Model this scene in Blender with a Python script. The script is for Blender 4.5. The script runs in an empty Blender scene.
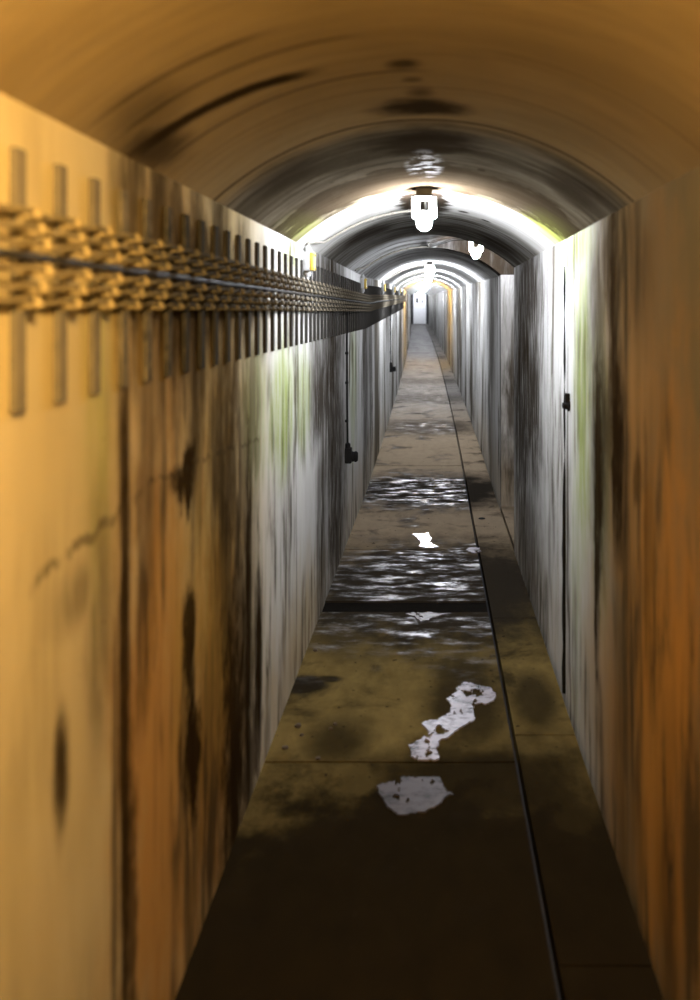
import bpy, bmesh, math, random
from mathutils import Vector, noise

# ------------------------------------------------------------------ camera, world, exposure
C = bpy.context.scene.collection
SC = bpy.context.scene
random.seed(7)

cam_d = bpy.data.cameras.new('camera')
cam = bpy.data.objects.new('camera', cam_d)
C.objects.link(cam)
cam.location = (0.0, 0.0, 1.6)
cam.rotation_euler = (math.pi / 2, 0, 0)
cam_d.sensor_fit = 'AUTO'
cam_d.sensor_width = 36.0
cam_d.lens = 32.4
cam_d.shift_x = -0.084
cam_d.shift_y = -0.188
cam_d.clip_start = 0.02
cam_d.clip_end = 200
cam_d.dof.use_dof = True
cam_d.dof.focus_distance = 6.5
cam_d.dof.aperture_fstop = 2.1
SC.camera = cam

w = bpy.data.worlds.new('world')
SC.world = w
w.use_nodes = True
w.node_tree.nodes['Background'].inputs[0].default_value = (0, 0, 0, 1)
w.node_tree.nodes['Background'].inputs[1].default_value = 0.0

SC.view_settings.view_transform = 'Standard'
SC.view_settings.look = 'None'
SC.view_settings.gamma = 1.0
SC.view_settings.use_curve_mapping = False
SC.view_settings.exposure = 0.0
SC.cycles.max_bounces = 8
SC.cycles.diffuse_bounces = 2
SC.cycles.sample_clamp_indirect = 6.0

WHITE_POWER = 1650.0          # lamp tube radiance, white tubes
WARM_POWER = 2500.0           # amber bulbs
WHITE_COL = (0.86, 0.90, 1.0)
AMBER_COL = (1.0, 0.64, 0.22)

# lamps: distance along the tunnel, x, colour kind
LAMPS = [(3.85, -0.042, 'white'), (6.85, 0.32, 'dim'), (10.4, -0.04, 'white'), (13.6, -0.04, 'white'),
         (16.8, -0.04, 'white'), (19.87, -0.04, 'white'), (23.0, -0.04, 'amber'), (26.2, -0.04, 'white'),
         (29.6, -0.04, 'white'), (33.5, -0.04, 'white'), (38.0, -0.04, 'white'), (43.5, -0.04, 'white'),
         (49.0, -0.04, 'white'), (54.0, -0.04, 'white'), (58.5, -0.04, 'white')]
AMBER_NEAR = (0.30, 0.06, 'amber')

# ------------------------------------------------------------------ tunnel dimensions
XL, XR = -0.603, 0.552
SPRING, CROWN = 1.905, 2.13
XC = (XL + XR) / 2
HW = (XR - XL) / 2
RISE = CROWN - SPRING
RAD = (HW * HW + RISE * RISE) / (2 * RISE)
ZC = CROWN - RAD
D0, DEND = -3.0, 60.0
BAY0, BAY1 = 6.2, 7.4


def off(d):
    """the tunnel drifts left and climbs a little far along"""
    t = max(0.0, d - 8.0) ** 1.5
    return (-0.93 * t / 375.0, 0.80 * (max(0.0, d - 8.0) / 52.0) ** 0.9)


def P(x, d, z):
    ox, oz = off(d)
    return Vector((x + ox, d, z + oz))


def arc_z(x):
    return ZC + math.sqrt(max(0.0, RAD * RAD - (x - XC) ** 2))


# ------------------------------------------------------------------ node helpers
class NT:
    def __init__(self, name):
        self.m = bpy.data.materials.new(name)
        self.m.use_nodes = True
        self.t = self.m.node_tree
        self.b = self.t.nodes['Principled BSDF']

    def n(self, kind, **kw):
        x = self.t.nodes.new(kind)
        for k, v in kw.items():
            setattr(x, k, v)
        return x

    def put(self, sock, v):
        if isinstance(v, bpy.types.NodeSocket):
            self.t.links.new(v, sock)
        else:
            sock.default_value = v

    def math(self, op, a, b=0.0, c=0.0, clamp=False):
        x = self.n('ShaderNodeMath', operation=op, use_clamp=clamp)
        self.put(x.inputs[0], a)
        self.put(x.inputs[1], b)
        self.put(x.inputs[2], c)
        return x.outputs[0]

    def add(self, a, b): return self.math('ADD', a, b)
    def sub(self, a, b): return self.math('SUBTRACT', a, b)
    def mul(self, a, b): return self.math('MULTIPLY', a, b)
    def mx(self, a, b): return self.math('MAXIMUM', a, b)

    def vec(self, a, b, c=0.0):
        x = self.n('ShaderNodeCombineXYZ')
        self.put(x.inputs[0], a)
        self.put(x.inputs[1], b)
        self.put(x.inputs[2], c)
        return x.outputs[0]

    def noise(self, v, scale=1.0, detail=5.0, rough=0.55, dist=0.0):
        x = self.n('ShaderNodeTexNoise')
        self.put(x.inputs['Vector'], v)
        x.inputs['Scale'].default_value = scale
        x.inputs['Detail'].default_value = detail
        x.inputs['Roughness'].default_value = rough
        x.inputs['Distortion'].default_value = dist
        return x.outputs['Fac']

    def step(self, v, lo, hi, a=0.0, b=1.0):
        x = self.n('ShaderNodeMapRange', interpolation_type='SMOOTHSTEP')
        self.put(x.inputs[0], v)
        x.inputs[1].default_value = lo
        x.inputs[2].default_value = hi
        x.inputs[3].default_value = a
        x.inputs[4].default_value = b
        return x.outputs[0]

    def mix(self, f, a, b):
        x = self.n('ShaderNodeMix', data_type='RGBA')
        self.put(x.inputs[0], f)
        for i, v in ((6, a), (7, b)):
            if isinstance(v, tuple):
                v = (v[0], v[1], v[2], 1.0)
            self.put(x.inputs[i], v)
        return x.outputs[2]

    def pos(self):
        g = self.n('ShaderNodeNewGeometry')
        s = self.n('ShaderNodeSeparateXYZ')
        self.t.links.new(g.outputs['Position'], s.inputs[0])
        return s.outputs[0], s.outputs[1], s.outputs[2]

    def blobs(self, u, v, wob, lst):
        """union of ragged patches: (u, v, ru, rv, strength[, softness])"""
        out = None
        for it in lst:
            cu, cv, ru, rv, st = it[:5]
            soft = it[5] if len(it) > 5 else 0.5
            a = self.mul(self.sub(u, cu), 1.0 / ru)
            b = self.mul(self.sub(v, cv), 1.0 / rv)
            r = self.math('SQRT', self.math('MULTIPLY_ADD', a, a, self.mul(b, b)))
            r = self.add(r, wob)
            f = self.step(r, 1.0 - soft, 1.0 + soft, st, 0.0)
            out = f if out is None else self.mx(out, f)
        return out

    def bump(self, h, strength=0.3, dist=0.01):
        x = self.n('ShaderNodeBump')
        x.inputs['Strength'].default_value = strength
        x.inputs['Distance'].default_value = dist
        self.put(x.inputs['Height'], h)
        self.t.links.new(x.outputs[0], self.b.inputs['Normal'])

    def fin(self, col, rough=0.8, spec=0.3, metal=0.0):
        if isinstance(col, tuple):
            col = (col[0], col[1], col[2], 1.0)
        self.put(self.b.inputs['Base Color'], col)
        self.put(self.b.inputs['Roughness'], rough)
        self.put(self.b.inputs['Specular IOR Level'], spec)
        self.put(self.b.inputs['Metallic'], metal)
        return self.m


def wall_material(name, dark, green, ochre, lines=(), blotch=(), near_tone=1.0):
    t = NT(name)
    x, d, z = t.pos()
    u = t.add(d, x)
    lod = t.math('MULTIPLY_ADD', t.noise(t.vec(t.mul(d, 6.0), t.mul(z, 3.0), x), 1.0, 6.0, 0.65), 2.0, -1.0)
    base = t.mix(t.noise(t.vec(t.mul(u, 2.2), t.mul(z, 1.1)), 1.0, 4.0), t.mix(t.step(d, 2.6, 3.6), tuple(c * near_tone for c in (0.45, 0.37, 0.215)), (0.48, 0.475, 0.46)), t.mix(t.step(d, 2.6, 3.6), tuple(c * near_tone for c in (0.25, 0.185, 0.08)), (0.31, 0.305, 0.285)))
    # long runs of damp down the face
    s1 = t.noise(t.vec(t.mul(u, 7.5), t.mul(z, 0.9)), 1.0, 7.0, 0.65, 0.5)
    s2 = t.noise(t.vec(t.mul(u, 34.0), t.mul(z, 2.2), 3.0), 1.0, 6.0, 0.65, 0.4)
    pat = t.noise(t.vec(t.mul(u, 1.4), t.mul(z, 1.0), 9.0), 1.0, 3.0)
    near = t.mul(t.step(d, 7.5, 11.0, 1.0, 0.6), t.step(d, 1.45, 1.9, 0.3, 1.0))
    run = t.mul(t.mul(t.step(s1, 0.45, 0.62), t.step(pat, 0.36, 0.56)), near)
    run = t.mx(t.mul(run, 0.88), t.mul(t.mul(t.step(s2, 0.50, 0.72), t.step(pat, 0.30, 0.62, 0.25, 1.0)), t.mul(near, 0.55)))
    far = t.noise(t.vec(t.mul(u, 0.95), t.mul(z, 0.35), 12.0), 1.0, 3.0, 0.6)
    run = t.mx(run, t.mul(t.mul(t.step(far, 0.44, 0.60), t.step(d, 7.4, 9.5)), 0.88))
    speck = t.noise(t.vec(t.mul(u, 60.0), t.mul(z, 40.0), 5.0), 1.0, 3.0)
    run = t.mx(run, t.mul(t.step(speck, 0.70, 0.74), 0.55))
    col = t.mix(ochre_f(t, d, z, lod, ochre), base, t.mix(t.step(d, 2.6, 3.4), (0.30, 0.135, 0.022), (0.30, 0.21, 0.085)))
    col = t.mix(t.mul(t.blobs(d, z, t.mul(lod, 0.8), green), t.step(s2, 0.32, 0.60, 0.35, 1.0)), col, (0.18, 0.225, 0.04))
    col = t.mix(run, col, (0.035, 0.026, 0.013))
    bl = t.blobs(d, z, t.mul(lod, 0.75), dark)
    brk = t.step(t.noise(t.vec(t.mul(u, 26.0), t.mul(z, 3.0), 1.0), 1.0, 5.0, 0.65), 0.32, 0.52, 0.45, 1.0)
    col = t.mix(t.mul(bl, brk), col, (0.022, 0.015, 0.008))
    if blotch:
        col = t.mix(t.blobs(d, z, t.mul(t.math('MULTIPLY_ADD', t.noise(t.vec(t.mul(d, 16.0), t.mul(z, 9.0), 6.0), 1.0, 5.0, 0.6), 2.0, -1.0), 1.3), blotch), col, (0.012, 0.006, 0.002))
    for (d1, z1, d2, z2, wd) in lines:          # hairline cracks
        sl = (z2 - z1) / (d2 - d1)
        zz = t.add(t.math('MULTIPLY_ADD', t.sub(d, d1), sl, z1), t.mul(t.noise(t.vec(t.mul(d, 14.0), t.mul(z, 3.0), 8.0), 1.0, 6.0, 0.7), 0.09))
        f = t.step(t.math('ABSOLUTE', t.sub(z, zz)), wd * 0.2, wd, 0.6, 0.0)
        f = t.mul(f, t.mul(t.step(d, d1 - 0.03, d1 + 0.03), t.mul(t.step(d, d2 - 0.05, d2 + 0.05, 1.0, 0.0), t.step(t.noise(t.vec(t.mul(u, 9.0), 0.0), 1.0, 3.0), 0.40, 0.55))))
        col = t.mix(f, col, (0.025, 0.018, 0.01))
    h = t.add(t.mul(s2, 0.35), t.noise(t.vec(t.mul(u, 18.0), t.mul(z, 14.0)), 1.0, 8.0, 0.7))
    t.bump(h, 0.35, 0.008)
    return t.fin(col, 0.95, 0.0)


def ochre_f(t, d, z, lod, lst):
    return t.blobs(d, z, lod, lst)


# stains measured on the left wall, plus painted shade between lamps: (distance, height, half width, half height, strength, softness)
LEFT_DARK = [
    (1.755, 1.05, 0.035, 1.05, 0.85, 0.55), (1.70, 0.42, 0.020, 0.60, 0.75, 0.5),
    (1.80, 1.78, 0.10, 0.30, 0.80, 0.6), (1.97, 1.72, 0.07, 0.34, 0.80, 0.6), (2.12, 1.66, 0.07, 0.40, 0.85, 0.6),
    (2.30, 1.62, 0.12, 0.42, 0.85, 0.6), (2.55, 1.64, 0.16, 0.34, 0.85, 0.6), (2.85, 1.66, 0.16, 0.26, 0.75, 0.6),
    (3.15, 1.62, 0.12, 0.20, 0.60, 0.6),
        (2.92, 0.62, 0.055, 0.62, 0.90, 0.5), (3.10, 0.40, 0.06, 0.30, 0.80, 0.5), (2.75, 0.20, 0.16, 0.26, 0.75, 0.6),
    (1.455, 0.86, 0.030, 0.09, 0.75, 0.6), (1.54, 1.12, 0.12, 0.05, 0.50, 0.7), (1.62, 1.02, 0.06, 0.22, 0.55, 0.7),
    (2.52, 1.22, 0.13, 0.34, 0.80, 0.7), (2.72, 1.0, 0.32, 0.75, 0.72, 0.6), (2.45, 0.35, 0.2, 0.5, 0.55, 0.7), (2.75, 1.15, 0.14, 0.45, 0.85, 0.7), (3.00, 1.25, 0.12, 0.30, 0.70, 0.7), (2.62, 0.72, 0.08, 0.3, 0.5, 0.7),
    (1.90, 1.35, 0.05, 0.40, 0.6, 0.6), (1.86, 0.98, 0.05, 0.22, 0.75, 0.6),
    (3.42, 0.62, 0.012, 0.12, 0.9, 0.4), (3.80, 0.75, 0.016, 0.13, 0.9, 0.4), (3.95, 0.4, 0.012, 0.45, 0.6, 0.5),
    (4.75, 1.15, 0.35, 0.28, 0.92, 0.6), (5.35, 1.25, 0.55, 0.50, 0.94, 0.6), (5.55, 0.65, 0.60, 0.95, 0.92, 0.6), (5.2, 1.75, 0.8, 0.22, 0.9, 0.7), (4.85, 0.5, 0.25, 0.6, 0.75, 0.7), (4.3, 1.65, 0.25, 0.12, 0.6, 0.7),  # damp streaks plus the fall-off of lamp light painted as dark patches
    (7.9, 0.95, 0.30, 0.9, 0.75, 0.6), (8.6, 1.0, 0.25, 0.7, 0.6, 0.6),
]
LEFT_GREEN = [(3.62, 1.22, 0.30, 0.26, 0.90, 0.6), (4.15, 1.18, 0.28, 0.22, 0.75, 0.6), (3.05, 1.25, 0.20, 0.22, 0.55, 0.7),
              (3.80, 1.84, 0.25, 0.07, 0.6, 0.6), (6.75, 1.10, 0.30, 0.5, 0.55, 0.7), (2.4, 0.9, 0.3, 0.5, 0.25, 0.8),
              (1.62, 1.4, 0.06, 0.3, 0.4, 0.8)]
LEFT_OCHRE = [(2.02, 0.55, 0.28, 0.85, 0.80, 0.7), (2.45, 0.55, 0.35, 0.75, 0.9, 0.8), (2.05, 1.4, 0.30, 0.5, 0.35, 0.8),
              (4.1, 0.08, 0.8, 0.28, 0.65, 0.8), (8.5, 0.05, 3.5, 0.35, 0.40, 0.8)]
LEFT_LINES = [(1.90, 1.195, 3.1, 1.12, 0.010), (1.30, 1.14, 1.85, 1.18, 0.016)]
LEFT_BLOTCH = [(2.19, 1.20, 0.075, 0.085, 0.97, 0.35), (2.10, 1.21, 0.05, 0.030, 0.8, 0.5), (2.22, 0.80, 0.055, 0.15, 0.92, 0.4),
               (2.25, 0.49, 0.075, 0.15, 0.96, 0.35), (2.14, 0.55, 0.02, 0.10, 0.75, 0.5), (1.455, 0.86, 0.025, 0.07, 0.75, 0.6),
               (2.92, 0.60, 0.035, 0.55, 0.9, 0.5), (2.72, 0.30, 0.15, 0.45, 0.93, 0.6), (2.95, 0.12, 0.15, 0.2, 0.8, 0.6), (2.62, 1.2, 0.10, 0.3, 0.6, 0.7), (3.10, 0.42, 0.04, 0.28, 0.85, 0.5),
               (1.755, 0.75, 0.022, 0.80, 0.80, 0.6), (1.80, 0.36, 0.03, 0.30, 0.75, 0.6), (2.35, 1.66, 0.45, 0.13, 0.85, 0.6), (2.85, 1.64, 0.35, 0.10, 0.75, 0.6), (1.95, 1.68, 0.2, 0.08, 0.5, 0.7)]
RIGHT_BLOTCH = [(2.72, 1.20, 0.07, 0.24, 0.9, 0.5), (3.03, 1.05, 0.07, 0.35, 0.85, 0.5), (3.06, 0.72, 0.035, 0.30, 0.85, 0.5), (2.78, 1.55, 0.04, 0.4, 0.75, 0.6),
                (2.45, 1.15, 0.05, 0.07, 0.6, 0.6), (2.35, 1.0, 0.02, 0.3, 0.45, 0.7)]
RIGHT_DARK = [(7.42, 1.0, 0.08, 1.4, 0.5, 0.6), (2.66, 1.18, 0.10, 0.30, 0.93, 0.6), (3.00, 1.15, 0.16, 0.40, 0.92, 0.6), (2.45, 1.72, 0.2, 0.2, 0.5, 0.7), (2.62, 0.4, 0.12, 0.5, 0.45, 0.8), (2.12, 0.25, 0.1, 0.3, 0.5, 0.8), (3.05, 0.75, 0.05, 0.42, 0.85, 0.5),
              (2.80, 1.76, 0.14, 0.20, 0.80, 0.6), (3.05, 1.60, 0.16, 0.22, 0.65, 0.6), (2.75, 1.45, 0.05, 0.55, 0.75, 0.6),
              (2.30, 0.95, 0.05, 0.3, 0.45, 0.7), (2.42, 0.6, 0.03, 0.4, 0.5, 0.7),
              (5.00, 1.05, 0.40, 0.55, 0.94, 0.6), (5.65, 1.1, 0.65, 1.1, 0.93, 0.6), (5.3, 1.70, 0.7, 0.35, 0.92, 0.6), (5.3, 0.3, 0.7, 0.5, 0.75, 0.7),  # shade between the first two lamps painted in, with some real streaks
              (4.3, 0.45, 0.05, 0.25, 0.5, 0.6), (3.72, 0.95, 0.02, 0.5, 0.8, 0.5), (8.6, 1.3, 0.3, 0.5, 0.6, 0.6),
              (9.0, 0.6, 0.2, 0.5, 0.5, 0.6)]
RIGHT_GREEN = [(3.35, 1.30, 0.18, 0.55, 0.85, 0.6), (3.55, 1.86, 0.35, 0.12, 0.85, 0.7), (3.00, 1.10, 0.14, 0.4, 0.45, 0.7),
               (3.5, 0.6, 0.12, 0.5, 0.4, 0.7)]
RIGHT_OCHRE = [(2.20, 0.60, 0.35, 0.70, 0.85, 0.8), (2.5, 1.2, 0.40, 0.7, 0.45, 0.8), (2.9, 0.3, 0.4, 0.4, 0.5, 0.8),
               (8.0, 0.05, 4.0, 0.35, 0.40, 0.8)]

M = {}
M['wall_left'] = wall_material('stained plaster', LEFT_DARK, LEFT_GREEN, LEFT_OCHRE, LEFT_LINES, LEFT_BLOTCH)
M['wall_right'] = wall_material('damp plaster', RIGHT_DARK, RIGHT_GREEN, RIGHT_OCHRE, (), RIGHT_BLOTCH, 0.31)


def ceiling_material():
    t = NT('sooty vault concrete')
    x, d, z = t.pos()
    lod = t.math('MULTIPLY_ADD', t.noise(t.vec(t.mul(d, 9.0), t.mul(x, 6.0), z), 1.0, 6.0, 0.65), 2.0, -1.0)
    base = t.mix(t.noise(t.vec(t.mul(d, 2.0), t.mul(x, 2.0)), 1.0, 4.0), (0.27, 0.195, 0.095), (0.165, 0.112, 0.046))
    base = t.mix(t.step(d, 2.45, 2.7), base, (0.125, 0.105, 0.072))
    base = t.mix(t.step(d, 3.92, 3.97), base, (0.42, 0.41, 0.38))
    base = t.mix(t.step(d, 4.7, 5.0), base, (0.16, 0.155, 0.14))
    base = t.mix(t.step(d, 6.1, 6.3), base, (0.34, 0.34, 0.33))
    # shuttering board marks across the vault, finer and sootier beyond the joint at 2.5 m
    b1 = t.noise(t.vec(t.mul(d, 22.0), t.mul(x, 2.2), 2.0), 1.0, 6.0, 0.62, 0.2)
    b2 = t.noise(t.vec(t.mul(d, 5.0), t.mul(x, 1.0), 4.0), 1.0, 5.0, 0.6)
    zone = t.mul(t.mul(t.step(d, 2.45, 2.6, 0.22, 1.0), t.step(d, 7.4, 11.0, 1.0, 0.4)), t.sub(1.0, t.mul(t.step(d, 3.92, 3.98), t.step(d, 4.55, 4.9, 0.75, 0.0))))
    bm = t.mul(t.mx(t.mul(t.step(b1, 0.44, 0.64), 0.8), t.mul(t.step(b2, 0.44, 0.62), 0.75)), zone)
    col = t.mix(bm, base, (0.035, 0.027, 0.015))
    col = t.mix(t.blobs(d, x, t.mul(lod, 0.8), [(3.85, 0.50, 0.30, 0.09, 0.75, 0.7), (3.7, -0.55, 0.3, 0.06, 0.4, 0.7)]),
                col, (0.20, 0.225, 0.045))
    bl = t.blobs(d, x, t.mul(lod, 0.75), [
        (2.33, -0.035, 0.085, 0.115, 0.93, 0.5), (2.17, -0.03, 0.05, 0.03, 0.6, 0.7), (1.915, -0.066, 0.035, 0.035, 0.8, 0.6),
        (2.05, -0.05, 0.02, 0.02, 0.6, 0.6), (2.85, -0.03, 0.28, 0.16, 0.9, 0.6), (3.3, -0.03, 0.25, 0.13, 0.85, 0.6), (3.25, -0.02, 0.42, 0.60, 0.60, 0.6), (3.56, 0.0, 0.34, 0.75, 0.88, 0.12), (3.80, -0.04, 0.42, 0.09, 0.8, 0.5), (4.35, -0.05, 0.55, 0.125, 0.985, 0.25), (6.95, 0.45, 0.75, 0.50, 0.95, 0.25),  # soot, and the shadow of the first lamp's base painted hard-edged
        (2.75, -0.45, 0.20, 0.10, 0.6, 0.7), (1.66, -0.53, 0.12, 0.06, 0.5, 0.7), (1.82, -0.57, 0.16, 0.05, 0.85, 0.7),
        (2.9, 0.45, 0.28, 0.10, 0.7, 0.7), (3.22, 0.17, 0.03, 0.02, 0.95, 0.4), (3.3, 0.28, 0.03, 0.022, 0.95, 0.4),
        (5.2, -0.38, 0.25, 0.14, 0.8, 0.6), (5.6, 0.4, 0.4, 0.12, 0.7, 0.6), (6.6, 0.12, 0.3, 0.18, 0.8, 0.6),
        (4.6, 0.15, 0.03, 0.025, 0.9, 0.4), (4.7, 0.27, 0.03, 0.025, 0.9, 0.4), (5.8, -0.1, 0.25, 0.35, 0.6, 0.7)])
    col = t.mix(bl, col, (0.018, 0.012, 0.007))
    # transverse cracks: d0 at x = XC, slope, x range, half width, strength
    for (dd, sl, xa, xb, wd, st) in ((1.935, 0.25, -0.60, -0.25, 0.040, 0.98), (1.71, 0.08, -0.58, -0.15, 0.012, 0.55),
                                     (1.60, 0.10, -0.58, -0.3, 0.014, 0.6), (1.98, 0.05, -0.58, -0.02, 0.012, 0.55),
                                     (2.48, 0.02, -0.7, 0.7, 0.018, 0.75), (2.12, 0.04, -0.5, 0.55, 0.006, 0.3),
                                     (1.78, 0.04, 0.1, 0.6, 0.006, 0.3), (4.95, 0.0, -0.7, 0.7, 0.02, 0.6)):
        c = t.add(t.math('MULTIPLY_ADD', x, sl, dd), t.mul(lod, wd * 0.55))
        f = t.step(t.math('ABSOLUTE', t.sub(d, c)), wd * 0.35, wd * 1.1, st, 0.0)
        f = t.mul(f, t.mul(t.step(x, xa - 0.04, xa + 0.06), t.step(x, xb - 0.06, xb + 0.04, 1.0, 0.0)))
        col = t.mix(f, col, (0.018, 0.011, 0.005))
    chips = t.mul(t.step(t.noise(t.vec(t.mul(d, 26.0), t.mul(x, 12.0), 7.0), 1.0, 4.0), 0.52, 0.58),
                  t.blobs(d, x, 0.0, [(3.25, -0.035, 0.22, 0.05, 1.0, 0.6)]))
    col = t.mix(chips, col, (0.80, 0.79, 0.78))
    h = t.add(t.mul(b1, 0.8), t.noise(t.vec(t.mul(d, 20.0), t.mul(x, 16.0), z), 1.0, 7.0, 0.7))
    t.bump(h, 0.4, 0.008)
    return t.fin(col, 0.95, 0.0)


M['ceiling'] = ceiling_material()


def floor_material(name, strip=False):
    t = NT(name)
    x, d, z = t.pos()
    lod = t.math('MULTIPLY_ADD', t.noise(t.vec(t.mul(x, 5.0), t.mul(d, 4.0)), 1.0, 7.0, 0.65), 2.0, -1.0)
    n1 = t.noise(t.vec(t.mul(x, 2.2), t.mul(d, 2.0), 3.0), 1.0, 6.0, 0.6, 0.4)
    n2 = t.noise(t.vec(t.mul(x, 14.0), t.mul(d, 7.0), 5.0), 1.0, 6.0, 0.65)
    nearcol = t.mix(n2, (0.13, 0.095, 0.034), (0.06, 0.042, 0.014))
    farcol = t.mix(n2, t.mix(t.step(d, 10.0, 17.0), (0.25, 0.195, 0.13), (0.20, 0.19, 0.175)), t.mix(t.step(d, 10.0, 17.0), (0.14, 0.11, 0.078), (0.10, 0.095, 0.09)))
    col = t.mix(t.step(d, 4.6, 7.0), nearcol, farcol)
    wet = [(0.0, 2.1, 1.0, 1.10, 0.97, 0.25), (0.15, 3.05, 0.45, 0.30, 0.93, 0.5), (0.0, 5.25, 0.9, 1.05, 0.95, 0.4),
           (0.1, 4.55, 0.35, 0.35, 0.7, 0.5), (-0.05, 8.05, 0.9, 0.75, 0.97, 0.4), (-0.1, 11.9, 0.7, 0.7, 0.75, 0.5),
           (-0.35, 3.35, 0.12, 0.20, 0.8, 0.6), (-0.55, 3.86, 0.11, 0.10, 0.95, 0.3), (-0.47, 3.92, 0.07, 0.04, 0.9, 0.4), (0.13, 3.75, 0.16, 0.55, 0.85, 0.5),
           (0.40, 2.3, 0.25, 1.1, 0.9, 0.4), (0.42, 3.7, 0.10, 0.3, 0.8, 0.5), (-0.25, 3.0, 0.12, 0.25, 0.6, 0.6),
           (-0.45, 4.55, 0.2, 0.35, 0.75, 0.5), (-0.1, 15.3, 0.7, 0.8, 0.6, 0.6), (-0.1, 18.4, 0.7, 0.7, 0.6, 0.6)]
    wf = t.mx(t.blobs(x, d, t.mul(lod, 0.55), wet), t.mul(t.step(n1, 0.50, 0.66), 0.8))
    col = t.mix(wf, col, t.mix(t.step(d, 3.0, 5.0), t.mix(n2, (0.010, 0.007, 0.0035), (0.003, 0.0024, 0.0018)), (0.013, 0.011, 0.009)))
    dots = t.noise(t.vec(t.mul(x, 30.0), t.mul(d, 24.0), 9.0), 1.0, 2.0)
    col = t.mix(t.mul(t.step(dots, 0.68, 0.72), 0.8), col, (0.014, 0.01, 0.006))
    h = t.add(t.mul(n2, 0.6), t.noise(t.vec(t.mul(x, 30.0), t.mul(d, 30.0)), 1.0, 5.0, 0.65))
    t.bump(h, 0.16 if not strip else 0.3, 0.006)
    n3 = t.noise(t.vec(t.mul(x, 5.0), t.mul(d, 11.0), 2.0), 1.0, 6.0, 0.7)
    gl = t.mul(t.mul(wf, t.step(n3, 0.40, 0.72)), t.step(d, 3.6, 4.3, 0.12, 1.0))
    gl = t.mx(gl, t.mul(t.step(d, 9.0, 15.0, 0.0, 0.5), t.step(n3, 0.35, 0.65)))
    if strip:
        return t.fin(col, 0.9, 0.0)
    return t.fin(col, t.step(gl, 0.15, 0.85, 0.80, 0.34), t.step(gl, 0.05, 0.9, 0.0, 0.22))


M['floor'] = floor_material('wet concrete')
M['strip'] = floor_material('channel slab concrete', True)


def plain(name, col, rough=0.6, metal=0.0, var=0.35, scale=40.0, spec=0.4):
    t = NT(name)
    x, d, z = t.pos()
    n = t.noise(t.vec(x, d, z), scale, 4.0)
    c2 = tuple(c * (1 - var) for c in col)
    return t.fin(t.mix(n, col, c2), rough, spec, metal)




def depth_tone(name, lighter, darkened):  # tone drops past the nearest brackets, set by distance along the tunnel
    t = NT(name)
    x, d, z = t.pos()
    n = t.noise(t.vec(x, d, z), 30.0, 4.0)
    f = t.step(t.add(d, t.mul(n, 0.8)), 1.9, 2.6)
    return t.fin(t.mix(n, t.mix(f, lighter, darkened), t.mix(f, tuple(c * 0.6 for c in lighter), tuple(c * 0.6 for c in darkened))), 0.8, 0.0)


M['iron'] = depth_tone('rusty galvanised iron', (0.34, 0.26, 0.13), (0.11, 0.095, 0.07))
M['strap'] = depth_tone('grey painted strap', (0.15, 0.125, 0.085), (0.035, 0.033, 0.03))
M['sheath'] = depth_tone('grey cable sheath', (0.20, 0.155, 0.08), (0.06, 0.055, 0.045))
M['black'] = plain('black rubber', (0.012, 0.012, 0.012), 0.7, spec=0.02)
M['black_sheath'] = plain('black cable sheath', (0.03, 0.027, 0.022), 0.8, spec=0.05)
M['dark_metal'] = plain('dark lamp metal', (0.05, 0.045, 0.035), 0.5, 0.3)
M['grey_metal'] = plain('grey painted casting', (0.24, 0.245, 0.24), 0.6, spec=0.1)
M['yellow'] = plain('yellow painted lid', (0.30, 0.215, 0.035), 0.6, spec=0.1)
M['conduit'] = plain('pale painted conduit', (0.16, 0.15, 0.125), 0.7, spec=0.05)
M['door'] = plain('white painted door', (0.70, 0.70, 0.71), 0.6, 0.0, 0.25, 5.0)
M['glass_dark'] = plain('dark window glass', (0.01, 0.01, 0.014), 0.15)
M['frame'] = plain('dark door frame', (0.05, 0.05, 0.055), 0.6)
M['joint'] = plain('black joint fill', (0.008, 0.007, 0.006), 0.9, spec=0.0)
M['stone'] = plain('dirty grit', (0.05, 0.035, 0.02), 0.9)
M['dark_wall'] = plain('blackened concrete', (0.03, 0.03, 0.033), 0.9, 0.0, 0.5, 3.0, spec=0.0)


def water_material(name, ca, cb, spec, rough):
    t = NT(name)
    x, d, z = t.pos()
    n = t.noise(t.vec(t.mul(x, 16.0), t.mul(d, 9.0)), 1.0, 4.0, 0.6)
    t.bump(n, 0.10, 0.010)
    n4 = t.noise(t.vec(t.mul(x, 9.0), t.mul(d, 15.0), 4.0), 1.0, 5.0, 0.7)
    col = t.mix(t.step(n4, 0.44, 0.66), ca, cb)
    m = t.fin(col, rough, spec)
    t.b.inputs['IOR'].default_value = 1.4
    return m


M['water'] = water_material('standing water with painted reflection', (0.19, 0.17, 0.20), (0.02, 0.018, 0.02), 0.35, 0.2)  # pale colour stands in for reflected light on the water
M['dim_water'] = water_material('thin dark water', (0.05, 0.044, 0.047), (0.014, 0.012, 0.011), 0.035, 0.4)


def glow(name, col, power):
    t = NT(name)
    t.fin((0.8, 0.8, 0.8), 0.3)
    t.b.inputs['Emission Color'].default_value = (*col, 1)
    t.b.inputs['Emission Strength'].default_value = power
    return t.m


M['white'] = glow('white lamp glass', WHITE_COL, WHITE_POWER)
M['dim'] = glow('white lamp glass, weaker', WHITE_COL, WHITE_POWER * 0.45)
M['amber'] = glow('amber lamp glass', AMBER_COL, WARM_POWER)

# ------------------------------------------------------------------ mesh helpers


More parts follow.
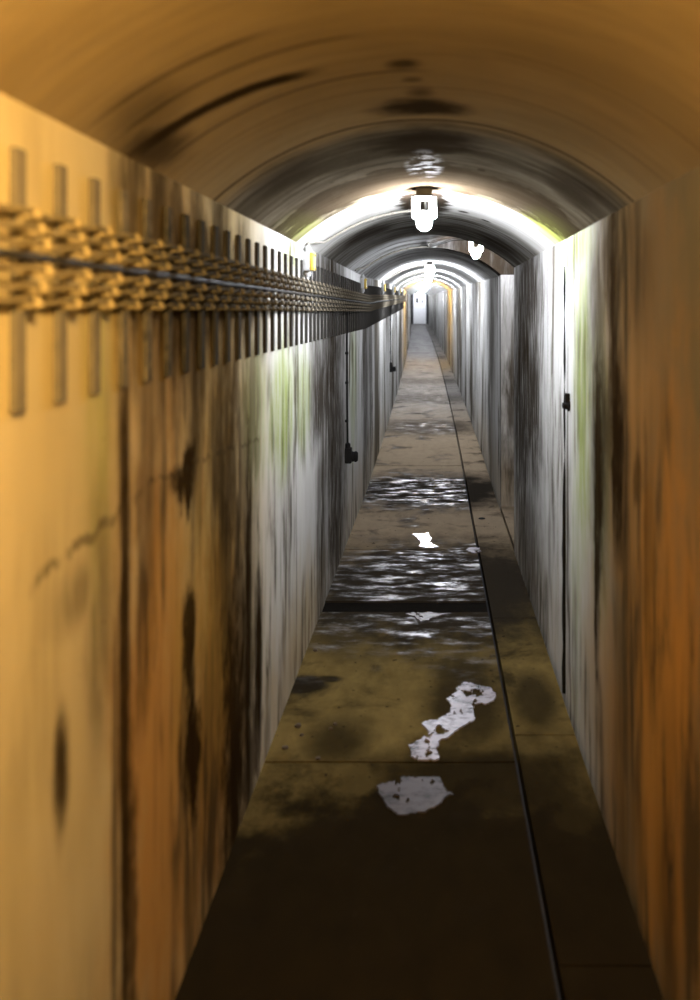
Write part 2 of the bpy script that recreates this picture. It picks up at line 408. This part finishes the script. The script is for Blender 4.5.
def link(name, bm, m, parent=None, smooth=False):
    bmesh.ops.recalc_face_normals(bm, faces=bm.faces)
    me = bpy.data.meshes.new(name)
    bm.to_mesh(me)
    bm.free()
    if smooth:
        for p in me.polygons:
            p.use_smooth = True
        me.set_sharp_from_angle(angle=math.radians(40))
    me.materials.append(m)
    o = bpy.data.objects.new(name, me)
    C.objects.link(o)
    if parent is not None:
        o.parent = parent
    return o


def tag(o, label, cat, group=None):
    o['label'] = label
    o['category'] = cat
    if group:
        o['group'] = group
    return o


def empty(name, loc, label, cat, group=None):
    o = bpy.data.objects.new(name, None)
    o.empty_display_size = 0.05
    C.objects.link(o)
    o.location = loc
    return tag(o, label, cat, group)


def struct(name, bm, m, parent=None, smooth=False):
    o = link(name, bm, m, parent, smooth)
    if parent is None:
        o['kind'] = 'structure'
    return o


def sweep(bm, prof, ds, jit=0.0):
    """closed (x, z) profile carried along the tunnel"""
    rings = []
    for d in ds:
        rings.append([bm.verts.new(P(x, d, z)) for x, z in prof])
    n = len(prof)
    for a, b in zip(rings, rings[1:]):
        for i in range(n):
            j = (i + 1) % n
            bm.faces.new((a[i], a[j], b[j], b[i]))
    bm.faces.new(rings[0])
    bm.faces.new(list(reversed(rings[-1])))
    return bm


def steps(a, b, s):
    n = max(1, int(round((b - a) / s)))
    return [a + (b - a) * i / n for i in range(n + 1)]


def box(bm, x0, x1, y0, y1, z0, z1, bev=0.0):
    tmp = bmesh.new()
    bmesh.ops.create_cube(tmp, size=1)
    for v in tmp.verts:
        v.co = Vector(((x0 + x1) / 2 + v.co.x * (x1 - x0), (y0 + y1) / 2 + v.co.y * (y1 - y0), (z0 + z1) / 2 + v.co.z * (z1 - z0)))
    if bev:
        bmesh.ops.bevel(tmp, geom=tmp.edges[:], offset=bev, segments=2, affect='EDGES', profile=0.5)
    merge(bm, tmp)
    return bm


def merge(bm, tmp):
    mp = {}
    for v in tmp.verts:
        mp[v] = bm.verts.new(v.co)
    for f in tmp.faces:
        bm.faces.new([mp[v] for v in f.verts])
    tmp.free()


def tube(bm, pts, r, seg=8):
    pts = [Vector(p) for p in pts]
    rings = []
    for i, p in enumerate(pts):
        a = pts[max(0, i - 1)]
        b = pts[min(len(pts) - 1, i + 1)]
        t = (b - a).normalized()
        up = Vector((0, 0, 1)) if abs(t.z) < 0.9 else Vector((0, 1, 0))
        s = t.cross(up).normalized()
        q = s.cross(t).normalized()
        rr = r[i] if isinstance(r, (list, tuple)) else r
        rings.append([bm.verts.new(p + (s * math.cos(k * 2 * math.pi / seg) + q * math.sin(k * 2 * math.pi / seg)) * rr) for k in range(seg)])
    for a, b in zip(rings, rings[1:]):
        for k in range(seg):
            j = (k + 1) % seg
            bm.faces.new((a[k], a[j], b[j], b[k]))
    bm.faces.new(rings[0])
    bm.faces.new(list(reversed(rings[-1])))
    return bm


def lathe(bm, prof, c=(0, 0, 0), axis='z', seg=20):
    """(r, h) profile turned round an axis through c"""
    c = Vector(c)
    rings = []
    for r, h in prof:
        ring = []
        for k in range(seg):
            a = 2 * math.pi * k / seg
            u, v = r * math.cos(a), r * math.sin(a)
            if axis == 'z':
                q = Vector((u, v, h))
            elif axis == 'x':
                q = Vector((h, u, v))
            else:
                q = Vector((u, h, v))
            ring.append(bm.verts.new(c + q))
        rings.append(ring)
    for a, b in zip(rings, rings[1:]):
        for k in range(seg):
            j = (k + 1) % seg
            bm.faces.new((a[k], a[j], b[j], b[k]))
    bm.faces.new(rings[0])
    bm.faces.new(list(reversed(rings[-1])))
    return bm


def copy_thing(root, loc, label, group=None):
    r = root.copy()
    C.objects.link(r)
    r.location = loc
    r['label'] = label
    if group:
        r['group'] = group
    for ch in list(root.children):
        c = ch.copy()
        C.objects.link(c)
        c.parent = r
        for g in list(ch.children):
            q = g.copy()
            C.objects.link(q)
            q.parent = c
    return r


# ------------------------------------------------------------------ the tunnel shell
LX = XL - 0.3
RX = XR + 0.3
# left wall, whole as far as the dark openings, then piers between them
OPEN = [(24.6, 26.0), (27.4, 29.6), (31.5, 35.0), (37.0, 41.5), (44.0, 58.5)]
segs = []
a = D0
for o0, o1 in OPEN:
    segs.append((a, o0))
    a = o1
segs.append((a, DEND))
bm = bmesh.new()
for s0, s1 in segs:
    sweep(bm, [(XL, -0.08), (XL, 0.5), (XL, 1.2), (XL, SPRING + 0.002), (LX, SPRING + 0.002), (LX, -0.08)], steps(s0, s1, 0.5))
struct('wall_left', bm, M['wall_left'])
# dim rooms behind those openings
bm = bmesh.new()
sweep(bm, [(-2.2, -0.08), (-2.2, 2.1), (-2.4, 2.1), (-2.4, -0.08)], steps(24.2, 59.5, 1.0))
sweep(bm, [(-2.2, -0.08), (LX, -0.08), (LX, 0.0), (-2.2, 0.0)], steps(24.2, 59.5, 1.0))
sweep(bm, [(-2.2, SPRING + 0.01), (LX, SPRING + 0.01), (LX, SPRING + 0.2), (-2.2, SPRING + 0.2)], steps(24.2, 59.5, 1.0))
struct('wall_side_room', bm, M['dark_wall'])

# right wall: near run, then beyond the bay
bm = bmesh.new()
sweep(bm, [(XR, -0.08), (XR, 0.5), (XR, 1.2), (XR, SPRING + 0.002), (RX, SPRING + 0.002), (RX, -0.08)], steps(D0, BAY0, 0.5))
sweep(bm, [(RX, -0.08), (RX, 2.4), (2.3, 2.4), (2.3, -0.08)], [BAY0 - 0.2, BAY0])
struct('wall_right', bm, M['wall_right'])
bm = bmesh.new()
sweep(bm, [(XR, -0.08), (XR, 0.5), (XR, 1.2), (XR, SPRING + 0.002), (RX, SPRING + 0.002), (RX, -0.08)], steps(BAY1, DEND, 0.5))
sweep(bm, [(RX, -0.08), (RX, 2.4), (2.3, 2.4), (2.3, -0.08)], [BAY1, BAY1 + 0.2])
struct('wall_right_beyond', bm, M['wall_right'])
bm = bmesh.new()
sweep(bm, [(2.1, -0.08), (2.1, 2.4), (2.3, 2.4), (2.3, -0.08)], [BAY0, BAY1])
struct('wall_bay', bm, M['wall_right'])

# vault
NA = 36
ang = math.asin(HW / RAD)
arc = [(XC + RAD * math.sin(-ang + 2 * ang * i / NA), ZC + RAD * math.cos(-ang + 2 * ang * i / NA)) for i in range(NA + 1)]
vault = [(LX, SPRING)] + arc + [(RX, SPRING), (RX, 2.42), (LX, 2.42)]
bm = bmesh.new()
sweep(bm, vault, steps(D0, BAY0, 0.4))
sweep(bm, vault, steps(BAY1, DEND, 0.5))
halfarc = arc[:NA // 2 + 1]
bay = [(LX, SPRING)] + halfarc + [(0.15, CROWN + 0.055), (0.6, CROWN + 0.075), (2.2, CROWN + 0.075), (2.2, 2.42), (LX, 2.42)]
sweep(bm, bay, [BAY0, BAY1])
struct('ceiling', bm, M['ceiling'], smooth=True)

# end walls: the far one with its door, the near one far behind the viewpoint
bm = bmesh.new()
sweep(bm, [(LX, -0.08), (LX, 2.42), (RX, 2.42), (RX, -0.08)], [D0 - 0.2, D0])
struct('wall_behind', bm, M['wall_right'])
bm = bmesh.new()
sweep(bm, [(-2.4, -0.08), (-2.4, 2.42), (RX, 2.42), (RX, -0.08)], [DEND, DEND + 0.2])
struct('wall_end', bm, M['dark_wall'])

# ------------------------------------------------------------------ floor: slab, joint gaps, channel covers
GAP0, GAP1 = 0.288, 0.306
STR1 = XR - 0.018
cuts = [D0, 3.195, 3.205, 4.80, 4.985, 6.05, 6.075, 9.2, 9.22, DEND]
bm = bmesh.new()
for i in range(0, len(cuts) - 1, 2):
    s0, s1 = cuts[i], cuts[i + 1]
    sweep(bm, [(XL - 0.05, -0.06), (XL - 0.05, 0.0), (-0.3, 0.0), (0.0, -0.002), (GAP0, 0.0), (GAP0, -0.06)], steps(s0, s1, 0.5))
struct('floor', bm, M['floor'])
bm = bmesh.new()
for i in range(1, len(cuts) - 2, 2):
    sweep(bm, [(XL - 0.05, -0.06), (XL - 0.05, -0.010), (GAP0, -0.010), (GAP0, -0.06)], [cuts[i], cuts[i + 1]])
struct('floor_joints', bm, M['joint'])
bm = bmesh.new()
sweep(bm, [(XL - 0.05, -0.10), (XL - 0.05, -0.062), (RX, -0.062), (RX, -0.10)], steps(D0, DEND, 1.0))
struct('floor_bed', bm, M['dark_wall'])
bm = bmesh.new()
a = D0
k = 0
lens = [1.35, 1.2, 1.3]
while a < DEND:
    b = min(a + lens[k % 3], DEND)
    sweep(bm, [(GAP1, -0.06), (GAP1, 0.002), (STR1, 0.002), (STR1, -0.06)], steps(a + 0.003, b - 0.003, 0.5))
    a = b
    k += 1
struct('floor_channel_covers', bm, M['strip'])
bm = bmesh.new()
sweep(bm, [(XR - 0.002, -0.06), (XR - 0.002, 0.0), (2.2, 0.0), (2.2, -0.06)], [BAY0, BAY1])
struct('floor_bay', bm, M['strip'])

# black joint seal running up the right wall by the first lamp, and the old fixing beside it
bm = bmesh.new()
tube(bm, [(XR - 0.004, 3.78 + 0.003 * math.sin(i * 1.7), 0.0 + i * 0.0995) for i in range(19)],
     [0.0065 + 0.0025 * math.sin(i * 2.3) + (0.003 if i < 9 else -0.003) for i in range(19)], 8)
struct('trim_1', bm, M['black'])
bm = bmesh.new()
lathe(bm, [(0.001, 0.0), (0.022, 0.0), (0.024, -0.006), (0.016, -0.012), (0.012, -0.03), (0.001, -0.032)], (0, 0, 0), 'x', 12)
box(bm, -0.018, 0.0, -0.012, 0.012, 0.012, 0.05, 0.003)
o = link('pipe_stub', bm, M['black'], None, True)
o.location = (XR, 3.66, 1.22)
tag(o, 'small black stub of an old fixing beside the black seam on the wall', 'pipe stub')

# ------------------------------------------------------------------ door at the far end
ox, oz = off(DEND)
dr = bpy.data.objects.new('door_1', None)
C.objects.link(dr)
dr.location = (-0.02 + ox, DEND, oz)
dr['kind'] = 'structure'
tag(dr, 'white door with two small dark panes closing the far tunnel end', 'door')
bm = bmesh.new()
box(bm, -0.42, 0.42, -0.07, -0.02, 0.01, 2.04, 0.006)
for zz in (0.12, 1.0):
    box(bm, -0.34, 0.34, -0.078, -0.07, zz, zz + 0.75, 0.004)
link('door_leaf', bm, M['door'], dr)
for sx in (-0.17, 0.16):
    bm = bmesh.new()
    box(bm, sx - 0.08, sx + 0.08, -0.088, -0.078, 1.42, 1.74, 0.003)
    link('pane', bm, M['glass_dark'], dr)
bm = bmesh.new()
box(bm, -0.50, -0.425, -0.08, 0.0, 0.0, 2.10, 0.004)
box(bm, 0.425, 0.50, -0.08, 0.0, 0.0, 2.10, 0.004)
box(bm, -0.425, 0.425, -0.08, 0.0, 2.045, 2.10, 0.004)
link('door_frame', bm, M['frame'], dr)
bm = bmesh.new()
tube(bm, [(0.33, -0.07, 1.0), (0.33, -0.12, 1.0), (0.25, -0.12, 1.0)], 0.01)
link('handle', bm, M['dark_metal'], dr)

# ------------------------------------------------------------------ lamps


def make_lamp(kind, label, group):
    """hung from the vault crown; origin on the ceiling"""
    t = empty('tunnel_lamp', (0, 0, 0), label, 'lamp', group)
    bm = bmesh.new()
    box(bm, -0.034, 0.034, -0.03, 0.03, -0.034, 0.004, 0.004)
    lathe(bm, [(0.001, -0.033), (0.050, -0.033), (0.054, -0.038), (0.054, -0.042), (0.034, -0.046), (0.028, -0.052), (0.001, -0.053)], (0, 0, 0), 'z', 20)  # disc added wider than the base to shade the ceiling above
    link('base_with_shade_disc', bm, M['dark_metal'], t, True)
    for s in (-1, 1):
        bm = bmesh.new()
        pr = [(0.0005, -0.048), (0.012, -0.050), (0.0150, -0.056), (0.0160, -0.120), (0.012, -0.128), (0.0005, -0.130)]
        lathe(bm, pr, (0.036 * s, 0, 0), 'z', 16)
        link('tube', bm, M[kind], t, True)
    bm = bmesh.new()
    pr = [(0.0005, -0.098), (0.006, -0.099), (0.017, -0.104), (0.028, -0.116), (0.033, -0.130), (0.033, -0.150)]
    pr += [(0.033 * math.cos(a), -0.150 - 0.033 * math.sin(a)) for a in [math.pi / 2 * i / 6 for i in range(1, 6)]] + [(0.0005, -0.183)]
    lathe(bm, pr, (0, -0.004, 0), 'z', 24)
    link('bulb', bm, M[kind], t, True)
    return t


LG = 'lamps along the vault crown'
names = ['white tube lamp hanging nearest on the tunnel vault, its notched bulb clearly visible',
         'white lamp set off to the side in the bay, mostly hidden by the arch edge',
         'white lamp at the crown of the first arch past the bay',
         'second small white lamp on the crown past the bay',
         'third small white lamp on the crown past the bay',
         'fourth small white lamp on the crown past the bay',
         'amber lamp lighting one yellow ring of the distant tunnel',
         'small white lamp just beyond the yellow lit ring',
         'second small white lamp beyond the yellow lit ring']
far_label = 'tiny white lamp on the vault in the deep end of the tunnel'
proto = {}
for i, (d, x, kind) in enumerate([AMBER_NEAR] + LAMPS):
    zt = arc_z(x) if not (BAY0 < d < BAY1) else CROWN + 0.058
    loc = P(x, d, zt)
    lab = 'amber lamp on the vault over the viewpoint lighting the near walls' if i == 0 else (names[i - 1] if i - 1 < len(names) else far_label)
    if kind not in proto:
        proto[kind] = make_lamp(kind, lab, LG)
        proto[kind].location = loc
    else:
        copy_thing(proto[kind], loc, lab, LG)

# ------------------------------------------------------------------ cable brackets on the left wall
BR0, PITCH = 1.294, 0.146
ARMS = [(1.738, 0.039), (1.715, 0.046), (1.692, 0.054), (1.655, 0.056), (1.632, 0.048), (1.610, 0.040)]


def make_bracket(label, group):
    t = empty('cable_bracket', (0, 0, 0), label, 'bracket', group)
    bm = bmesh.new()
    box(bm, 0.0, 0.010, -0.017, 0.017, 1.455, 1.835, 0.0015)
    link('strap', bm, M['strap'], t)
    bm = bmesh.new()
    box(bm, 0.009, 0.0122, -0.010, 0.010, 1.602, 1.752, 0.001)
    for z, L in ARMS:
        box(bm, 0.011, L - 0.012, -0.007, 0.007, z - 0.0045, z + 0.0015, 0.0012)
        # upturned horn at the tip, flared like a pointed cup
        tmp = bmesh.new()
        bmesh.ops.create_cone(tmp, cap_ends=True, segments=8, radius1=0.0095, radius2=0.0035, depth=0.017)
        for v in tmp.verts:
            v.co = Vector((L - 0.006 - v.co.z * 0.35 + v.co.x * 0.7, v.co.y * 1.3, z + 0.004 + v.co.z + v.co.x * 0.4))
        merge(bm, tmp)
    link('comb', bm, M['iron'], t)
    return t


ORD = ['first', 'second', 'third', 'fourth', 'fifth', 'sixth', 'seventh', 'eighth', 'ninth', 'tenth', 'eleventh', 'twelfth',
       'thirteenth', 'fourteenth', 'fifteenth', 'sixteenth', 'seventeenth', 'eighteenth', 'nineteenth', 'twentieth']
BG = 'cable brackets on the wall'
NB = 139
bd = [BR0 + PITCH * i for i in range(NB)]
for i, d in enumerate(bd):
    if i < 7:
        lab = 'iron cable comb on grey strap in the amber light, %s in from the picture edge' % ORD[i]
    elif i < 20:
        lab = 'iron cable comb on dark strap before the grey junction box, %s along the run' % ORD[i]
    elif i < 34:
        lab = 'dark cable comb past the first junction box, %s after it' % ORD[i - 20]
    else:
        lab = 'small dark cable comb in the crowded far run past the black socket pipe'
    if i == 0:
        b0 = make_bracket(lab, BG)
        b0.location = P(XL, d, 0)
    else:
        copy_thing(b0, P(XL, d, 0), lab, BG)

# the cables lie in the combs and sag a little between them
cl = ['topmost thin grey cable of the bundle', 'second thin grey cable from the top of the bundle',
      'third grey cable, just above the black one', 'fourth grey cable, just below the black one',
      'fifth grey cable, second from the bottom of the bundle', 'lowest thin grey cable of the bundle']
for k, (z, L) in enumerate(ARMS):
    pts = []
    ph = random.random()
    d = bd[0] - PITCH * 4
    last = bd[-1] + 0.1
    while d < last:
        dd = 1.0 if d > 10 else 0.25
        for q in ([0.0, 0.25, 0.5, 0.75] if d < 10 else [0.0, 0.5]):
            e = d + q * PITCH
            sag = 0.005 * (0.6 + 0.8 * abs(math.sin(k * 1.3 + d * 5.1))) * math.sin(math.pi * q)
            p = P(XL + L - 0.021 + 0.0, e, z + 0.0085 - sag)
            pts.append(p)
        d += PITCH
    bm = bmesh.new()
    tube(bm, pts, 0.0052, 8)
    o = link('cable', bm, M['sheath'], None, True)
    tag(o, cl[k] + ' along the stained wall', 'cable', 'cables along the wall')
bm = bmesh.new()
pts = [P(XL + 0.0295, e, 1.6785 + 0.0005 * math.sin(e * 7)) for e in steps(bd[0] - 0.5, bd[-1] + 0.1, 0.15)]
tube(bm, pts, 0.0060, 10)
tag(link('cable', bm, M['black_sheath'], None, True), 'black cable in the middle of the bundle along the stained wall', 'cable', 'cables along the wall')

# ------------------------------------------------------------------ junction boxes with conduits up to the lamps


def make_junction(label, group):
    """origin on the wall face at floor level"""
    t = empty('junction_box', (0, 0, 0), label, 'junction box', group)
    bm = bmesh.new()
    box(bm, 0.0, 0.036, -0.045, 0.045, 1.788, 1.874, 0.004)
    box(bm, 0.0, 0.006, -0.052, 0.052, 1.781, 1.881, 0.001)
    link('body', bm, M['grey_metal'], t, True)
    bm = bmesh.new()
    box(bm, 0.036, 0.052, -0.043, 0.043, 1.790, 1.872, 0.003)
    for y in (-0.034, 0.034):
        for z in (1.800, 1.862):
            lathe(bm, [(0.0005, 0.051), (0.005, 0.051), (0.005, 0.055), (0.0005, 0.056)], (0, y, z), 'x', 8)
    link('lid', bm, M['yellow'], t, True)
    for z, s in ((1.874, 1), (1.788, -1)):
        bm = bmesh.new()
        lathe(bm, [(0.0005, -0.002 * s), (0.015, -0.002 * s), (0.018, 0.004 * s), (0.019, 0.012 * s), (0.016, 0.022 * s), (0.009, 0.027 * s), (0.009, 0.034 * s), (0.0005, 0.035 * s)], (0.020, 0, z), 'z', 16)
        link('gland', bm, M['grey_metal'], t, True)
    return t


def make_conduit(label, group, end):
    t = empty('lamp_conduit', (0, 0, 0), label, 'conduit', group)
    pts = [(XL + 0.020, 0.0, 1.911), (XL + 0.034, 0.03, 1.922), (XL + 0.048, 0.12, 1.930), (XL + 0.066, 0.24, 1.938)]
    def on(x, y):
        nx, nz = (x - XC) / RAD, (arc_z(x) - ZC) / RAD
        return (x - nx * 0.010, y, arc_z(x) - nz * 0.010)
    n = 22
    for i in range(n + 1):
        x = XL + 0.10 + (0.46) * i / n
        pts.append(on(x, 0.34 + 0.12 * i / n))
    pts += [on(-0.042, 0.42), on(-0.042, 0.2 + end * 0.2), on(-0.042, end)]
    bm = bmesh.new()
    tube(bm, pts, 0.006, 8)
    link('pipe', bm, M['conduit'], t, True)
    for i in (8, 13, 18, 23):
        p = Vector(pts[i])
        q = Vector(pts[i + 1])
        bm = bmesh.new()
        dr_ = (q - p).normalized() * 0.009
        tube(bm, [p - dr_, p - dr_ * 0.9, p + dr_ * 0.9, p + dr_], [0.0075, 0.0093, 0.0093, 0.0075], 10)
        link('clip', bm, M['conduit'], t, True)
    return t


JB = [4.141, 7.353, 10.42, 13.63, 16.84, 19.91]
jl = ['grey junction box with yellow lid, large, by the first lamp', 'grey junction box with yellow lid by the bay',
      'small grey junction box, first past the bay', 'small grey junction box, second past the bay',
      'tiny grey junction box, third past the bay', 'tiny grey junction box, last before the yellow ring']
kl = ['pale clipped conduit curving over the vault to the first lamp', 'pale clipped conduit curving over the vault in the bay',
      'small pale conduit over the vault, first past the bay', 'small pale conduit over the vault, second past the bay',
      'tiny pale conduit over the vault, third past the bay', 'tiny pale conduit over the vault, last before the yellow ring']
for i, d in enumerate(JB):
    if i == 0:
        j0 = make_junction(jl[0], 'junction boxes')
        j0.location = P(XL, d, 0)
        c0 = make_conduit(kl[0], 'lamp conduits', -0.24)
        c0.location = P(0, d, 0)
    elif i == 1:
        copy_thing(j0, P(XL, d - 0.003, 0), jl[i], 'junction boxes')
        # the bay conduit stays on the left half of the vault, inside the bay's ceiling
        c2 = make_conduit(kl[i], 'lamp conduits', 0.045)
        c2.location = P(0, d - 0.66, 0)
    else:
        copy_thing(j0, P(XL, d, 0), jl[i], 'junction boxes')
        copy_thing(c2, P(0, d, 0), kl[i], 'lamp conduits')

# ------------------------------------------------------------------ black sockets on vertical pipes


def make_socket(label, group):
    t = empty('wall_socket', (0, 0, 0), label, 'socket', group)
    bm = bmesh.new()
    tube(bm, [(0.012, 0.0, 1.60), (0.012, 0.002, 1.3), (0.013, 0.0, 1.0), (0.016, 0.0, 0.70)], 0.0065, 8)
    link('pipe', bm, M['black'], t, True)
    for z in (1.32, 1.12, 0.86):
        bm = bmesh.new()
        box(bm, 0.0, 0.021, -0.013, 0.013, z - 0.008, z + 0.008, 0.002)
        link('clip', bm, M['black'], t)
    bm = bmesh.new()
    box(bm, 0.0, 0.045, -0.035, 0.035, 0.575, 0.68, 0.006)
    lathe(bm, [(0.0005, 0.675), (0.018, 0.675), (0.018, 0.705), (0.010, 0.712), (0.0005, 0.712)], (0.018, 0, 0), 'z', 14)
    link('body', bm, M['black'], t, True)
    bm = bmesh.new()
    lathe(bm, [(0.0005, 0.040), (0.034, 0.040), (0.036, 0.048), (0.033, 0.062), (0.037, 0.066), (0.037, 0.076), (0.028, 0.086), (0.0005, 0.088)], (0, 0, 0.618), 'x', 20)
    link('cap', bm, M['black'], t, True)
    return t


s0 = make_socket('black capped socket under a vertical pipe on the wall before the bay', 'wall sockets')
s0.location = P(XL, 6.112, 0)
copy_thing(s0, P(XL, 12.755, 0.08), 'small black capped socket under a pipe on the distant white wall', 'wall sockets')

# ------------------------------------------------------------------ puddles


def puddle(pts, label, zt=0.0035, mat='water', dry=0.55):
    # a film of water: fine cells inside a ragged outline, with small dry islands
    bm = bmesh.new()
    x0, x1 = min(p[0] for p in pts) - 0.03, max(p[0] for p in pts) + 0.03
    y0, y1 = min(p[1] for p in pts) - 0.06, max(p[1] for p in pts) + 0.06
    sx, sy = 0.004, 0.008
    nx, ny = int((x1 - x0) / sx) + 1, int((y1 - y0) / sy) + 1

    def inside(x, y):
        c = False
        for k in range(len(pts)):
            (xa, ya), (xb, yb) = pts[k - 1], pts[k]
            if (ya > y) != (yb > y) and x < (xb - xa) * (y - ya) / (yb - ya) + xa:
                c = not c
        return c

    vs = {}

    def vert(i, j):
        if (i, j) not in vs:
            vs[(i, j)] = bm.verts.new((x0 + i * sx, y0 + j * sy, zt))
        return vs[(i, j)]

    for i in range(nx):
        for j in range(ny):
            x, y = x0 + (i + 0.5) * sx, y0 + (j + 0.5) * sy
            wx = noise.fractal((x * 14, y * 9, 1.0), 1.0, 2.0, 5) * 0.016
            wy = noise.fractal((x * 14, y * 9, 7.0), 1.0, 2.0, 5) * 0.034
            if inside(x + wx, y + wy) and noise.fractal((x * 20, y * 11, 3.0), 0.9, 2.0, 4) < dry:
                bm.faces.new((vert(i, j), vert(i + 1, j), vert(i + 1, j + 1), vert(i, j + 1)))
    edge = [e for e in bm.edges if e.is_boundary]
    ret = bmesh.ops.extrude_edge_only(bm, edges=edge)
    for v in ret['geom']:
        if isinstance(v, bmesh.types.BMVert):
            v.co.z = -0.004
    o = link('puddle', bm, M[mat])
    tag(o, label, 'puddle', 'puddles on the floor')
    return o


def fl(px, py):
    """floor point seen at photo pixel (measured at the viewpoint height of 1.6 m)"""
    d = 1440.0 / (py - 312.0)
    return ((px - 434.0) * d / 900.0, d)


puddle([fl(*p) for p in [(408, 746), (412, 758), (426, 761), (440, 758), (437, 748), (446, 740), (452, 733), (462, 727), (473, 719), (474, 708), (490, 703), (495, 694),
                         (488, 688), (478, 685), (472, 682), (462, 684), (456, 691), (445, 699), (453, 707), (450, 714), (438, 719), (424, 725), (428, 735), (420, 742)]],
       'long winding puddle reflecting pale light across the floor', 0.0035, 'water', 0.36)
puddle([fl(*p) for p in [(378, 790), (384, 804), (402, 816), (420, 812), (438, 804), (452, 797), (446, 788), (440, 779), (420, 778), (396, 781)]],
       'dim round puddle in front of the long winding one', 0.003, 'dim_water')
puddle([fl(*p) for p in [(411, 534), (417, 537), (421, 541), (419, 546), (427, 548), (438, 547.5), (430, 543), (431, 538), (426, 533)]],
       'small bright puddle beyond the dark floor joint')
puddle([fl(*p) for p in [(466, 550), (472, 553), (482, 552), (480, 548), (470, 548)]],
       'tiny bright puddle against the channel gap')
puddle([fl(*p) for p in [(404, 614), (415, 617), (420, 621), (430, 622), (433, 618), (440, 615), (450, 614), (430, 613.2)]],
       'thin bright puddle just before the dark floor joint', 0.0035, 'dim_water')
puddle([fl(*p) for p in [(420, 458), (418, 460.5), (428, 462), (440, 460.5), (436, 458)]],
       'small far puddle in front of the bay')

# ------------------------------------------------------------------ small things on the floor
bm = bmesh.new()
lathe(bm, [(0.0005, -0.004), (0.026, -0.004), (0.026, 0.003), (0.020, 0.006), (0.0005, 0.006)], (0, 0, 0), 'z', 16)
o = link('lifting_plug', bm, M['black'], None, True)
o.location = (0.37, 6.96, 0.002)
tag(o, 'black round plug in the channel covers beside the bay', 'plug')
peb = [(-0.525, 3.47, 0.014), (-0.50, 3.40, 0.009), (-0.545, 3.30, 0.012), (-0.395, 3.45, 0.008), (-0.385, 3.49, 0.008),
       (-0.415, 3.22, 0.010), (-0.56, 4.25, 0.012)]
pl = ['dark crumb of plaster by the wall foot, biggest of the group', 'dark crumb of plaster just before the biggest one',
      'dark crumb of plaster by the wall foot in front of the biggest one', 'dark crumb on the yellow floor, nearer of the close pair',
      'dark crumb on the yellow floor, farther of the close pair', 'dark crumb lying alone on the brown floor',
      'dark crumb at the wall foot past the dark triangular stain']
for (x, d, r), lab in zip(peb, pl):
    bm = bmesh.new()
    bmesh.ops.create_icosphere(bm, subdivisions=2, radius=r)
    for v in bm.verts:
        v.co *= random.uniform(0.75, 1.15)
        v.co.z = max(v.co.z, -r * 0.4) * 0.7
    o = link('plaster_crumb', bm, M['stone'], None, True)
    o.location = (x, d, r * 0.28)
    tag(o, lab, 'crumb', 'plaster crumbs')
